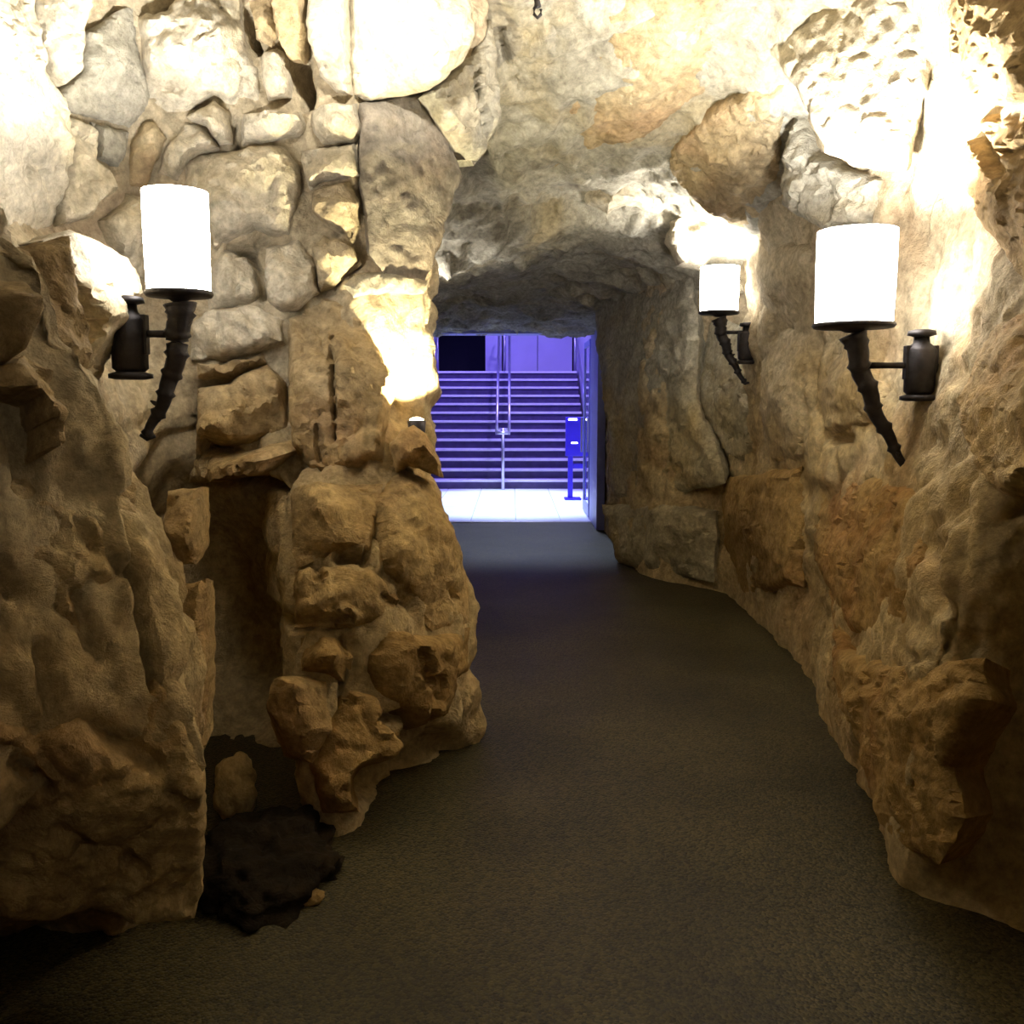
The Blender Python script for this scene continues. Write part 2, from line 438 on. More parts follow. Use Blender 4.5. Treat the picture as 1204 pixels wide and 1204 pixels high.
# floor: gently uneven path of exposed aggregate
def build_floor():
    xs = np.arange(-2.4, 2.41, 0.06); ys = np.concatenate([np.arange(-3.5, 12.2, 0.07), [12.25]])
    V = [(x, y, 0.010 * noise.fractal(Vector((x, y, 0)) * 1.1, 1, 2, 3)) for y in ys for x in xs]
    n = len(xs)
    Fc = [(i * n + j, i * n + j + 1, (i + 1) * n + j + 1, (i + 1) * n + j) for i in range(len(ys) - 1) for j in range(n - 1)]
    return tag(link('floor', mesh_from(V, Fc), M['floor']), 'dim brown speckled concrete path winding between the rock walls', 'floor', kind='structure')
floor = build_floor()

# ------------------------------------------------------------------ single rocks traced on the walls
def rock(key, poly, t=0.10, bev=14, mat=None, tilt=(0, 0), d=None, name='rock', cell=5.0, seed=None, rough=1.0, edge=None):
    cell = 4.0
    seed = seed if seed is not None else int(abs(poly[0][0] * 7 + poly[0][1] * 13)) + len(poly)
    rnd = random.Random(seed)
    # outline, broken up a little
    out = []
    n = len(poly)
    for i in range(n):
        a = Vector(poly[i]); b = Vector(poly[(i + 1) % n]); L = (b - a).length
        k = max(1, int(L / 6)); nn = Vector((-(b - a).y, (b - a).x)).normalized() if L > 0 else Vector((0, 0))
        for j in range(k):
            p = a.lerp(b, j / k)
            out.append(p + nn * (noise.fractal(Vector((p.x * 0.05, p.y * 0.05, seed)), 0.8, 2, 3) * 3.2))
    O = np.array([(p.x, p.y) for p in out])
    x0, y0 = O.min(0); x1, y1 = O.max(0)
    gx, gy = np.meshgrid(np.arange(x0 + cell / 2, x1, cell), np.arange(y0 + cell / 2, y1, cell))
    G = np.stack([gx.ravel(), gy.ravel()], 1)
    G = G + np.random.RandomState(seed).uniform(-.3, .3, G.shape) * cell
    pl = [tuple(p) for p in O]
    G = G[inside(G, pl)]
    if len(G): G = G[line_dist(G, pl, True) > cell * 0.55]
    A = np.concatenate([O, G]) if len(G) else O
    nb = len(O)
    # depth: plane through the wall behind it
    if d is None:
        hs = []
        for p in A[::max(1, len(A) // 160)]:
            h = SURF[key].ray_cast(EYE, ray(*p))[0]
            if h is not None and h.y > 0.8: hs.append((p[0], p[1], 1 / h.y))
        hs = np.array(hs)
        X = np.c_[hs[:, 0] - hs[:, 0].mean(), hs[:, 1] - hs[:, 1].mean(), np.ones(len(hs))]
        w_ = np.ones(len(hs))
        med = np.median(hs[:, 2])
        for _ in range(6):
            W = np.diag(w_)
            s = np.linalg.solve(X.T @ W @ X + np.diag([400, 400, 1e-6]) * len(hs) / 100, X.T @ W @ hs[:, 2])
            r = np.abs(X @ s - hs[:, 2]); w_ = 1 / (1 + (r / 0.006) ** 2)
        mx_, my_ = hs[:, 0].mean(), hs[:, 1].mean()
        inv = lambda px, py: s[0] * (px - mx_) + s[1] * (py - my_) + s[2]
    elif hasattr(d, '__len__'):          # (depth left, right, top-bottom difference)
        cx, cy = (x0 + x1) / 2, (y0 + y1) / 2
        inv = lambda px, py: 1 / (d[0] + (d[1] - d[0]) * (px - x0) / (x1 - x0) + d[2] * ((py - cy) / (y1 - y0)))
    else:
        inv = lambda px, py: 1 / d
    base = [at(px, py, 1 / min(max(inv(px, py), 0.06), 0.8)) for px, py in A]
    c0 = at((x0 + x1) / 2, (y0 + y1) / 2, 1 / inv((x0 + x1) / 2, (y0 + y1) / 2))
    e1 = at(x1, (y0 + y1) / 2, 1 / inv(x1, (y0 + y1) / 2)) - c0
    e2 = at((x0 + x1) / 2, y0, 1 / inv((x0 + x1) / 2, y0)) - c0
    nrm = e1.cross(e2).normalized()
    view = (EYE - c0).normalized()
    if nrm.dot(view) < 0: nrm = -nrm
    dirn = (nrm + view * 0.6).normalized()
    dist = line_dist(A, pl, True); dist[:nb] = 0
    s_ = np.clip(dist / (bev * 0.62), 0, 1)
    prof = np.sqrt(np.maximum(0, 1 - (1 - s_) ** 2))
    # broken facets
    fac = np.zeros(len(A))
    size = max(x1 - x0, y1 - y0)
    U = (A - [(x0 + x1) / 2, (y0 + y1) / 2]) / size
    planes = [(rnd.uniform(-1.6, 1.6), rnd.uniform(-1.6, 1.6), rnd.uniform(0.02, .34)) for _ in range(7)]
    fac = np.min([a * U[:, 0] + b * U[:, 1] + c for a, b, c in planes], axis=0)
    fac = np.clip(fac, -0.55, 0.3)
    V = []
    edge = edge if edge is not None else {'left': EDGE, 'right': 0.05, 'ceil': 0.03}[key]
    for i, (b, p, f) in enumerate(zip(base, prof, fac)):
        q = b + Vector((seed * 0.37, 0, 0))
        nz = noise.fractal(q * 5, 0.9, 2.1, 4) * 0.026 + noise.fractal(b * 16, 0.6, 2.1, 4) * 0.013
        dd, _ = noise.voronoi(q * 5.5 + noise.noise_vector(q * 6) * 0.2)
        nz += (min((dd[1] - dd[0]) * 4, 1) - 1) * 0.018
        off = -edge + (t + edge) * p * (1 + 1.3 * f) + p * (nz * rough * min(1.6, 0.5 + t * 6) + t * 2 * (tilt[0] * U[i][0] + tilt[1] * U[i][1]))
        V.append(b + dirn * off)
    co = np.array([tuple(v) for v in V])
    nb_off = carve(co, None, key) * 0.8
    V = [v + dirn * o for v, o in zip(V, nb_off)]
    cdt = delaunay_2d_cdt([Vector(p) for p in A], [(i, (i + 1) % nb) for i in range(nb)], [], 1, 1e-4)
    vco, _, tris, orig = cdt[0], cdt[1], cdt[2], cdt[3]
    V2 = []
    for k, og in enumerate(orig):
        if og: V2.append(V[og[0]])
        else:
            j = int(np.argmin(np.linalg.norm(A - np.array(vco[k]), axis=1))); V2.append(V[j])
    bm = bmesh.new()
    vs_ = [bm.verts.new(v) for v in V2]
    for f in tris:
        if len(set(f)) >= 3:
            try: bm.faces.new([vs_[i] for i in f])
            except ValueError: pass
    for v in [v for v in bm.verts if not v.link_faces]: bm.verts.remove(v)
    # sides going back into the wall, closed behind
    be = [e for e in bm.edges if len(e.link_faces) == 1]
    r = bmesh.ops.extrude_edge_only(bm, edges=be)
    nv = [g for g in r['geom'] if isinstance(g, bmesh.types.BMVert)]
    depth = 0.10 + t * 0.6
    mid = sum((v.co for v in nv), Vector()) / max(1, len(nv))
    for v in nv: v.co = v.co - dirn * depth + (mid - v.co) * 0.08
    bmesh.ops.holes_fill(bm, edges=[e for e in bm.edges if len(e.link_faces) == 1], sides=0)
    return obj_bm(name, bm, M[mat] if mat else M['tan'], WALL[key], smooth=True, sharp=38)

EDGE = 0.012
# ---- left wall, upper part
rock('left', [(35,-15),(45,80),(61,119),(72,174),(66,244),(59,268),(17,279),(-25,283),(-25,-25)], 0.10, 22, 'pale', (0.2, 0), d=(3.3, 4.1, 0))
rock('left', [(36,-25),(104,-25),(94,42),(92,80),(63,108),(49,84),(38,21)], 0.12, 18, 'pale')
rock('left', [(100,38),(136,14),(157,10),(165,70),(179,115),(170,134),(153,150),(107,138),(82,132),(68,110),(94,82)], 0.05, 22, 'grey')
rock('left', [(160,21),(195,14),(227,-25),(282,-25),(290,59),(303,80),(309,127),(272,125),(251,110),(223,127),(195,133),(176,115),(166,70)], 0.20, 26, 'pale', (0.1, -0.2))
rock('left', [(292,2),(316,-5),(325,40),(318,56),(301,46)], 0.06, 10, 'tan')
rock('left', [(304,61),(325,56),(338,66),(342,100),(342,116),(314,119),(308,95)], 0.10, 12, 'pale')
rock('left', [(318,-20),(358,-20),(362,35),(358,74),(346,81),(335,60),(326,36)], 0.12, 12, 'tan')
rock('left', [(361,-25),(408,-25),(410,20),(412,60),(415,112),(395,110),(376,90),(368,63),(362,35)], 0.18, 16, 'pale')
rock('left', [(415,-25),(552,-25),(547,28),(539,70),(516,91),(495,108),(460,114),(432,122),(417,112),(414,60)], 0.34, 40, 'pale', (0, 0.1), name='boulder')
rock('left', [(67,131),(76,124),(81,138),(101,145),(109,158),(111,189),(129,200),(137,223),(114,239),(107,256),(68,266),(67,241),(74,174)], 0.10, 14, 'pale')
rock('left', [(108,142),(152,155),(149,184),(140,198),(130,196),(115,186),(113,158)], 0.05, 12, 'grey')
rock('left', [(154,169),(168,143),(184,145),(198,164),(180,199),(170,221),(148,215),(152,185)], 0.09, 14, 'tan')
rock('left', [(202,165),(217,143),(240,152),(256,171),(220,187),(208,214),(183,205),(190,188)], 0.09, 14, 'pale')
rock('left', [(218,137),(251,119),(271,132),(273,170),(259,169),(242,149)], 0.11, 11, 'pale')
rock('left', [(283,134),(355,131),(359,145),(352,159),(300,171),(283,171)], 0.13, 12, 'pale', (0, -0.2))
rock('left', [(366,130),(387,121),(420,121),(425,150),(418,166),(377,170),(366,150)], 0.14, 13, 'pale')
rock('left', [(211,223),(218,196),(237,182),(296,173),(335,173),(351,195),(355,223),(351,244),(341,277),(314,278),(300,270),(269,284),(251,300),(240,245)], 0.17, 30, 'pale', (0, -0.15), name='boulder')
rock('left', [(354,175),(380,173),(418,168),(424,205),(412,209),(380,214),(364,224),(357,205)], 0.10, 13, 'pale')
rock('left', [(366,227),(380,217),(412,212),(424,240),(414,280),(385,270),(368,250)], 0.11, 12, 'sand', (0, -0.3))
rock('left', [(117,260),(140,243),(150,225),(171,232),(172,272),(168,331),(146,314),(127,286)], 0.09, 14, 'pale')
rock('left', [(252,308),(269,288),(282,292),(305,324),(306,348),(300,356),(246,363),(240,340)], 0.14, 16, 'pale')
rock('left', [(312,292),(349,281),(369,307),(375,344),(352,361),(331,368),(311,354)], 0.12, 14, 'pale')
rock('left', [(365,290),(381,274),(415,290),(425,310),(400,330),(374,343)], 0.13, 11, 'sand', (0, -0.4))
rock('left', [(224,422),(224,385),(244,366),(303,362),(334,376),(336,404),(300,416),(270,422)], 0.16, 18, 'pale', (0, -0.1))
rock('left', [(231,427),(272,427),(307,414),(313,425),(269,444),(232,442)], 0.10, 8, 'tan')
rock('left', [(231,452),(268,450),(314,428),(334,450),(339,514),(314,514),(272,525),(245,519),(230,545)], 0.17, 20, 'tan', (0, -0.1))
rock('left', [(241,523),(272,532),(333,522),(343,531),(316,558),(270,565),(229,568),(230,550)], 0.19, 12, 'tan', (0, 0.2))
rock('left', [(339,374),(353,366),(379,348),(412,357),(438,400),(466,450),(453,510),(450,543),(430,548),(400,557),(366,553),(347,530),(343,515),(338,450)], 0.14, 16, 'tan', name='slab')
rock('left', [(428,318),(470,322),(505,330),(500,345),(455,343),(415,350),(405,335)], 0.06, 12, 'grey')
rock('left', [(458,522),(470,505),(486,500),(500,510),(517,540),(522,562),(480,548),(466,556)], 0.10, 10, 'tan', d=3.98)
EDGE = 0.07
# ---- left wall, column below
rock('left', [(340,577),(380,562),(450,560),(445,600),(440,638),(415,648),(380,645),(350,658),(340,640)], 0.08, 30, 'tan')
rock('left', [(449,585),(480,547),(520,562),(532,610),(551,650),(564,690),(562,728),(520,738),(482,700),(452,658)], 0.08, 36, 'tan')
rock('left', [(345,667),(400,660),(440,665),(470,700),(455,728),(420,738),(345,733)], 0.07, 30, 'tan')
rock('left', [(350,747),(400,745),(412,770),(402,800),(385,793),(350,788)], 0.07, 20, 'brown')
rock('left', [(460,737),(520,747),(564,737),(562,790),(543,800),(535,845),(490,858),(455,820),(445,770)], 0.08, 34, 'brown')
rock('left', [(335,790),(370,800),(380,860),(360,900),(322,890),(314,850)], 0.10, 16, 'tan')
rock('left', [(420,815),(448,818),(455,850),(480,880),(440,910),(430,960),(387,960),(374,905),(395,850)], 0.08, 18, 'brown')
# ---- left wall, slabs by the recess and the near boulder
rock('left', [(191,577),(229,574),(233,610),(233,645),(225,668),(191,668),(188,610)], 0.07, 12, 'tan', d=2.95)
rock('left', [(199,692),(238,682),(240,800),(236,888),(221,868),(206,800),(193,750)], 0.07, 12, 'tan', d=2.86)
rock('left', [(115,562),(157,560),(167,575),(160,607),(166,642),(171,694),(150,676),(119,631)], 0.06, 12, 'tan', d=(2.45, 2.6, -.15))
rock('left', [(-25,287),(60,286),(92,276),(98,330),(104,400),(100,470),(72,480),(60,420),(32,400),(30,340),(0,310),(-25,305)], 0.10, 16, 'tan', d=(2.45, 2.75, 0))
rock('left', [(70,284),(100,270),(125,284),(160,316),(162,350),(138,352),(128,400),(122,440),(108,475),(90,470),(96,380)], 0.08, 12, 'pale', d=(3.0, 3.75, 0))
rock('left', [(-25,318),(22,332),(28,370),(24,420),(-25,432)], 0.09, 14, 'tan')
rock('left', [(-25,440),(40,410),(76,430),(66,470),(62,530),(48,540),(40,470),(-25,452)], 0.08, 9, 'tan')
rock('left', [(-30,560),(45,555),(65,580),(112,605),(130,660),(165,705),(183,770),(150,850),(90,820),(40,840),(-30,800)], 0.08, 34, 'tan', d=(2.06, 2.42, -.12), name='boulder')
rock('left', [(-30,812),(40,850),(90,830),(150,862),(190,790),(215,825),(242,900),(247,960),(244,1060),(234,1093),(160,1098),(125,1080),(60,1092),(-30,1085)], 0.09, 40, 'tan', d=(2.0, 2.3, 0.06), name='boulder')
# ---- vault
rock('ceil', [(425,120),(460,112),(497,108),(512,132),(534,167),(545,205),(530,250),(512,310),(500,335),(460,330),(438,300),(426,209)], 0.03, 40, 'shaded_taupe', d=(4.30, 4.62, -0.1), name='slab')
rock('ceil', [(498,112),(547,68),(554,31),(566,-20),(577,-20),(575,63),(588,140),(575,172),(561,193),(532,165)], 0.10, 18, 'grey', d=(4.5, 5.0, -0.4))
rock('ceil', [(586,-20),(650,-20),(660,60),(655,120),(640,200),(600,225),(592,180),(605,120),(590,60)], 0.07, 22, 'grey')
rock('ceil', [(660,-20),(868,-20),(888,70),(800,128),(750,173),(680,180),(652,200),(658,110)], 0.09, 26, 'tan', name='slab')
rock('ceil', [(787,170),(832,124),(885,98),(923,97),(926,130),(923,190),(909,240),(903,273),(880,268),(850,243),(802,213),(790,190)], 0.17, 12, 'tan', name='slab', edge=-0.03)
rock('ceil', [(680,215),(700,195),(740,180),(775,180),(788,200),(803,215),(798,235),(775,250),(735,240),(715,250),(690,240)], 0.12, 14, 'pale', d=7.1)
rock('ceil', [(783,262),(810,240),(845,248),(870,275),(882,310),(880,345),(868,345),(862,310),(852,288),(852,288),(838,300),(825,318),(797,312),(784,285)], 0.12, 12, 'pale', d=7.25)
rock('ceil', [(498,303),(530,286),(610,291),(680,270),(692,300),(660,325),(600,340),(540,342),(505,330)], 0.06, 14, 'grey', name='ledge')
rock('ceil', [(700,250),(735,244),(772,254),(780,290),(790,312),(740,318),(690,328),(696,290)], 0.05, 14, 'grey')
# ---- right side of the passage and right wall
rock('right', [(870,-25),(1010,-25),(1100,-25),(1110,20),(1080,120),(1060,200),(1000,193),(967,175),(945,130),(930,98),(902,60),(884,10)], 0.06, 24, 'pale', d=(5.0, 4.2, -0.3), name='slab')
rock('right', [(930,104),(945,135),(965,178),(1000,196),(1053,206),(1045,240),(1030,266),(975,274),(930,252),(914,240),(926,150)], 0.16, 22, 'grey', d=(5.4, 4.7, 0.0), name='ledge')
rock('right', [(692,332),(760,302),(808,312),(818,400),(813,470),(843,540),(848,568),(790,583),(717,588),(712,500),(697,400)], 0.08, 22, 'grey', name='slab')
rock('right', [(704,595),(790,590),(838,600),(836,685),(780,678),(724,662)], 0.10, 22, 'grey')
rock('right', [(826,372),(876,385),(880,450),(888,520),(870,543),(848,536),(818,450)], 0.06, 14, 'grey')
rock('right', [(886,282),(956,287),(958,382),(915,386),(894,372),(884,320)], 0.05, 26, 'sand')
rock('right', [(892,380),(950,390),(948,470),(945,540),(900,545),(890,480)], 0.05, 26, 'sand')
rock('right', [(960,395),(1015,400),(1040,460),(1050,500),(1000,505),(962,510),(955,450)], 0.05, 20, 'sand')
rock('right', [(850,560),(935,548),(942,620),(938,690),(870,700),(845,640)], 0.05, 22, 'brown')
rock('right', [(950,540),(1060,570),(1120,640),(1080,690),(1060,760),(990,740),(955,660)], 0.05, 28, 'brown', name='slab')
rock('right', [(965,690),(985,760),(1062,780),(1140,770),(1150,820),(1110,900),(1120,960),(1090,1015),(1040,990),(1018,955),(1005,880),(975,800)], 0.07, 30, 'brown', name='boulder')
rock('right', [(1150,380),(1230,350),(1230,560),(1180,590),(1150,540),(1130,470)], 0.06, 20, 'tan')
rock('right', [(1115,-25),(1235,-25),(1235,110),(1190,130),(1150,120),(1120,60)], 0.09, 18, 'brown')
rock('right', [(1150,135),(1235,125),(1235,330),(1190,330),(1160,260),(1135,200)], 0.08, 18, 'brown')

# loose stone lying in the recess
def loose_stone(px, py, d, r, label, sx=1, sz=1, mat='tan', seed=1):
    bm = bmesh.new(); bmesh.ops.create_icosphere(bm, subdivisions=4, radius=1)
    for v in bm.verts:
        n_ = v.co.normalized()
        k = 1 + 0.35 * noise.fractal(n_ * 1.3 + Vector((seed, 0, 0)), 0.9, 2, 4)
        k = min(k, 1.12)
        v.co = Vector((n_.x * r * sx, n_.y * r, n_.z * r * sz)) * k
    o = obj_bm('loose_stone', bm, M[mat], None, True)
    p = at(px, py, d); o.location = p
    zmin = min(v.co.z for v in o.data.vertices); o.location.z = -zmin - 0.012
    return tag(o, label, 'stone', 'stones lying in the dark recess')
loose_stone(277, 935, 3.45, 0.10, 'upright stone low in the dark recess beside the near boulder', 0.8, 1.25, 'tan', 3)
loose_stone(362, 1085, 2.84, 0.045, 'small tan stone on the path beside the dark heap', 1.2, 0.6, 'brown', 9)

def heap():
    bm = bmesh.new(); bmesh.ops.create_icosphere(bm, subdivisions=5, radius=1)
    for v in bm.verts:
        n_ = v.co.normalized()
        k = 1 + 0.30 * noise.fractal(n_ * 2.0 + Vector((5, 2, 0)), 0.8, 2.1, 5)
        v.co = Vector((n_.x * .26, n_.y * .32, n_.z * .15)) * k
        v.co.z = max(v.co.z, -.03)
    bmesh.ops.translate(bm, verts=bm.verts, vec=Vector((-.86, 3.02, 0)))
    o = obj_bm('shade_heap', bm, M['shaded'], wall_left, True); o['label'] = 'heap coloured dark for the shade in the mouth of the recess'
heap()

# ------------------------------------------------------------------ wall torches
def torch(side, shade_px, d, lean_px, bracket_px, height, radius, label, power=1.0, db=0.0, glow=1.0, world=None):
    """side: -1 on the left wall, +1 on the right wall; the staff leans its foot towards the wall"""
    if world: c, foot, br = world
    else: c, foot, br = at(*shade_px, d), at(*lean_px, d + 0.03), at(*bracket_px, d + db)
    root = empty('wall_torch', foot)
    tag(root, label, 'torch', 'wall torches of the grotto')
    L = lambda v: Vector(v) - foot
    b0 = c - Vector((0, 0, height / 2))
    bm = bmesh.new()                             # open-topped drum
    th = 0.006
    prof = [(radius * .97, 0.0), (radius, height * .5), (radius, height), (radius - th, height), (radius - th, height * .5), (radius * .97 - th, 0.004)]
    lathe(bm, L(b0), prof, 40, closed=False)
    rings = 40; bm.verts.ensure_lookup_table()
    for k in range(rings):
        bm.faces.new((bm.verts[k], bm.verts[5 * rings + k], bm.verts[5 * rings + (k + 1) % rings], bm.verts[(k + 1) % rings]))
    obj_bm('shade', bm, emit('glowing_lamp_shade', (1.0, 0.97, 0.92), SHADE_L * glow), root, True)
    bm = bmesh.new()                             # iron dish
    lathe(bm, L(b0), [(radius * .2, -0.04), (radius * .4, -0.026), (radius * 1.0, -0.022), (radius * 1.06, -0.012), (radius * 1.03, -0.002), (radius * .3, -0.004)], 32)
    obj_bm('dish', bm, M['iron'], root, True)
    # knotted staff
    bm = bmesh.new()
    top = b0 + Vector((0, 0, -0.045)); pts, rad = [], []
    kn = random.Random(int(c.x * 100))
    K = 40
    for i in range(K + 1):
        s = i / K
        x = top.lerp(foot, s)
        bend = Vector((-side, 0, 0)) * (0.035 * math.sin(s * math.pi) )
        wob = Vector((math.sin(s * 19), math.cos(s * 23), 0)) * 0.005
        pts.append(L(x + bend + wob)); 
        r = 0.034 * (1 - s) ** 0.8 + 0.013
        if i % 6 == 3: r += 0.010
        if i < 3: r += 0.012 * (3 - i) / 3
        rad.append(r)
    tube(bm, pts, rad, 10)
    st = obj_bm('staff', bm, M['iron'], root, True)
    for i in range(6, K - 2, 6):                 # thorn-like stubs
        bm = bmesh.new(); a = kn.uniform(0, 6.28)
        dv = Vector((math.cos(a), math.sin(a) * .5, 0.5)).normalized()
        p = pts[i + kn.randint(-1, 1)]
        tube(bm, [p, p + dv * 0.03, p + dv * 0.045], [0.013, 0.009, 0.003], 6)
        obj_bm('knot', bm, M['iron'], st, True)
    bm = bmesh.new(); f0 = pts[-1]
    tube(bm, [f0 + Vector((-.025, 0, .005)), f0 + Vector((.0, 0, -.004)), f0 + Vector((.03, 0, 0))], [0.006, 0.014, 0.006], 8)
    obj_bm('foot_hook', bm, M['iron'], root, True)
    # arm to the wall bracket
    am = pts[int(K * .24)]
    arm_end = L(br) + Vector((0, 0, (am.z - L(br).z)))
    bm = bmesh.new(); tube(bm, [am, am.lerp(arm_end, .5), arm_end], [0.015, 0.013, 0.015], 10)
    obj_bm('arm', bm, M['iron'], root, True)
    bb = L(br)
    bm = bmesh.new()
    lathe(bm, bb, [(0.045, -.115), (0.062, -.10), (0.062, .07), (0.052, .085), (0.034, .10), (0.030, .13)], 16)
    bk = obj_bm('bracket', bm, M['iron'], root, True)
    bm = bmesh.new(); lathe(bm, bb, [(0.030, .125), (0.058, .132), (0.054, .15), (0.03, .156)], 16); obj_bm('bracket_cap', bm, M['iron'], bk, True)
    bm = bmesh.new(); lathe(bm, bb, [(0.05, -.14), (0.076, -.135), (0.076, -.12), (0.05, -.112)], 16); obj_bm('bracket_flange', bm, M['iron'], bk, True)
    for s in (-1, 1):
        bm = bmesh.new(); box(bm, bb.x + s * .055 - .012, bb.x + s * .055 + .012, bb.y - .02, bb.y + .02, bb.z - .05, bb.z + .09, .004)
        obj_bm('bracket_lug', bm, M['iron'], bk)
    bm = bmesh.new(); tube(bm, [bb, bb + Vector((side * 0.22, 0.04, 0))], 0.022, 10); obj_bm('wall_pin', bm, M['iron'], bk, True)
    # bulb sunk in the open drum
    ld = bpy.data.lights.new('bulb_light', 'POINT'); ld.energy = BULB_W * power; ld.color = (1, 0.965, 0.90); ld.shadow_soft_size = 0.05
    lo = bpy.data.objects.new('bulb_light', ld); C.objects.link(lo); lo.parent = root
    lo.location = L(c + Vector((0, 0, height * .5 - .09)))
    return root

torch(-1, (208, 284), 3.4, (173, 513), (152, 400), 0.34, 0.112, 'glowing torch leaning left on the left wall above the dark recess', 1.3, glow=2.5)
torch(1, (1006, 326), 3.95, (1068, 555), (1082, 432), 0.37, 0.158, 'large glowing torch on the right wall, nearest on that side', 2.3, glow=3.0)
torch(1, (846, 340), 6.85, (876, 450), (878, 405), 0.31, 0.138, 'small distant torch glowing under the rock arch', 0.7, glow=1.2)
# unseen torches added for fill light: one behind the viewer, one past the column
def added_torch(side, c, wall_x, *a, **k):
    uv = lambda p: tuple(to_px(np.array([p]))[0])
    return torch(side, None, c.y, None, None, *a, world=(c, Vector((c.x + side * .12, c.y + .03, c.z - .75)), Vector((wall_x - side * .16, c.y, c.z - .36))), **k)
added_torch(1, Vector((1.12, -0.6, 2.25)), 1.45, 0.36, 0.13, 'unseen torch added behind the viewer to light the near rock', 0.8, glow=1.4)
added_torch(-1, Vector((-0.80, 7.4, 2.05)), -1.12, 0.36, 0.13, 'unseen torch added past the rock column to light the passage', 0.25, glow=0.5)

# uplight in the cleft of the column
def uplight():
    p = at(490, 500, 4.10)
    root = empty('uplight', p); tag(root, 'small warm uplight tucked in the cleft of the rock column', 'light')
    bm = bmesh.new(); lathe(bm, (0, 0, 0), [(0.03, -.05), (0.036, -.045), (0.04, .02), (0.034, .022)], 18); obj_bm('housing', bm, M['iron'], root, True)
    bm = bmesh.new(); lathe(bm, (0, 0, 0), [(0.033, .018), (0.03, .027), (0.015, .034), (0.004, .036)], 18); obj_bm('lens', bm, M['lens'], root, True)
    ld = bpy.data.lights.new('uplight_beam', 'SPOT'); ld.energy = 190; ld.color = (1, .88, .55); ld.spot_size = 1.9; ld.spot_blend = .15; ld.shadow_soft_size = .015
    lo = bpy.data.objects.new('uplight_beam', ld); C.objects.link(lo); lo.parent = root; lo.location = (0, 0, .05)
    lo.rotation_euler = Vector((-.15, .40, 1)).to_track_quat('-Z', 'Y').to_euler()
uplight()

def added_spot(x, y, z, tgt, watts, size, label):  # unseen lamp, added to brighten the hanging boulder
    root = empty('added_spotlight', (x, y, z)); tag(root, label, 'spotlight')
    dv = (Vector(tgt) - Vector((x, y, z))).normalized()
    bm = bmesh.new(); tube(bm, [dv * -.02, dv * -.10, dv * -.20], [.06, .06, .035], 16); obj_bm('added_spot_can', bm, M['iron'], root, True)
    bm = bmesh.new(); tube(bm, [dv * -.12, Vector((0, 0, .2)) - dv * .12, Vector((0, 0, 1.2)) - dv * .12], .012, 8); obj_bm('stem', bm, M['iron'], root, True)  # stem of the added spotlight
    ld = bpy.data.lights.new('spot_beam', 'SPOT'); ld.energy = watts; ld.color = (1, .95, .85); ld.spot_size = size; ld.spot_blend = .6; ld.shadow_soft_size = .05
    lo = bpy.data.objects.new('spot_beam', ld); C.objects.link(lo); lo.parent = root; lo.rotation_euler = dv.to_track_quat('-Z', 'Y').to_euler()
added_spot(-.25, 2.95, 3.35, (-.50, 4.1, 3.30), 330, .85, 'unseen black spotlight added under the vault to brighten the hanging boulder')

def hook():
    h = SURF['ceil'].ray_cast(EYE, ray(631, -6))[0] or at(631, -6, 5)
    d = h.y - .22
    root = empty('metal_hook', at(632, 0, d)); tag(root, 'small black metal hook hanging from the vault at the top of the picture', 'hook')
    o = Vector(root.location)
    L = lambda x, y: at(x, y, d) - o
    bm = bmesh.new(); tube(bm, [Vector((0, .2, .25)), L(631, -10), L(632, 8)], .018, 8); obj_bm('stem', bm, M['iron'], root, True)
    bm = bmesh.new(); tube(bm, [L(632, 6), L(628, 10), L(628, 17), L(632, 21), L(636, 17), L(636, 11)], .008, 8); obj_bm('ring', bm, M['iron'], root, True)
hook()

# ------------------------------------------------------------------ doorway and lobby
Y0, Y1 = 12.2, 16.8            # lobby floor from the threshold to the first riser
DX0, DX1, DZ = -1.30, 1.14, 2.50
bm = bmesh.new()
box(bm, -3.2, DX0, Y0, Y0 + .3, 0, 4.6); box(bm, DX1, 2.6, Y0, Y0 + .3, 0, 4.6); box(bm, DX0, DX1, Y0, Y0 + .3, DZ, 4.6)
tag(obj_bm('wall_end', bm, M['grey']), 'grey end wall of the grotto around the blue doorway', 'wall', kind='structure')
door = empty('door_1', ((DX0 + DX1) / 2, Y0, 0)); tag(door, 'blue lit doorway with a glass leaf folded open on the right', 'door', kind='structure')
def dpart(name, mat, *b, bev=0.004, parent=None):
    bm = bmesh.new(); box(bm, *b, bev=bev)
    bmesh.ops.translate(bm, verts=bm.verts, vec=-Vector(door.location))
    return obj_bm(name, bm, M[mat], parent or door)
dpart('frame_jamb', 'frame', DX1 - .10, DX1, Y0 - .75, Y0 + .33, 0, DZ)
dpart('frame_jamb', 'frame', DX0, DX0 + .06, Y0 - .03, Y0 + .33, 0, DZ)
dpart('frame_head', 'frame', DX0 + .06, DX1 - .06, Y0 - .03, Y0 + .33, DZ - .06, DZ)
dpart('threshold', 'steel', DX0 + .06, DX1 - .06, Y0 - .02, Y0 + .12, 0, .012, bev=.003)
lf = dpart('leaf_frame', 'frame', DX1 - .11, DX1 - .07, Y0 + .36, Y0 + .44, .02, DZ - .1)
dpart('leaf_stile', 'frame', DX1 - .11, DX1 - .07, Y0 + 1.28, Y0 + 1.36, .02, DZ - .1, parent=lf)
dpart('leaf_rail', 'frame', DX1 - .11, DX1 - .07, Y0 + .44, Y0 + 1.28, .02, .16, parent=lf)
dpart('leaf_rail', 'frame', DX1 - .11, DX1 - .07, Y0 + .44, Y0 + 1.28, DZ - .18, DZ - .1, parent=lf)
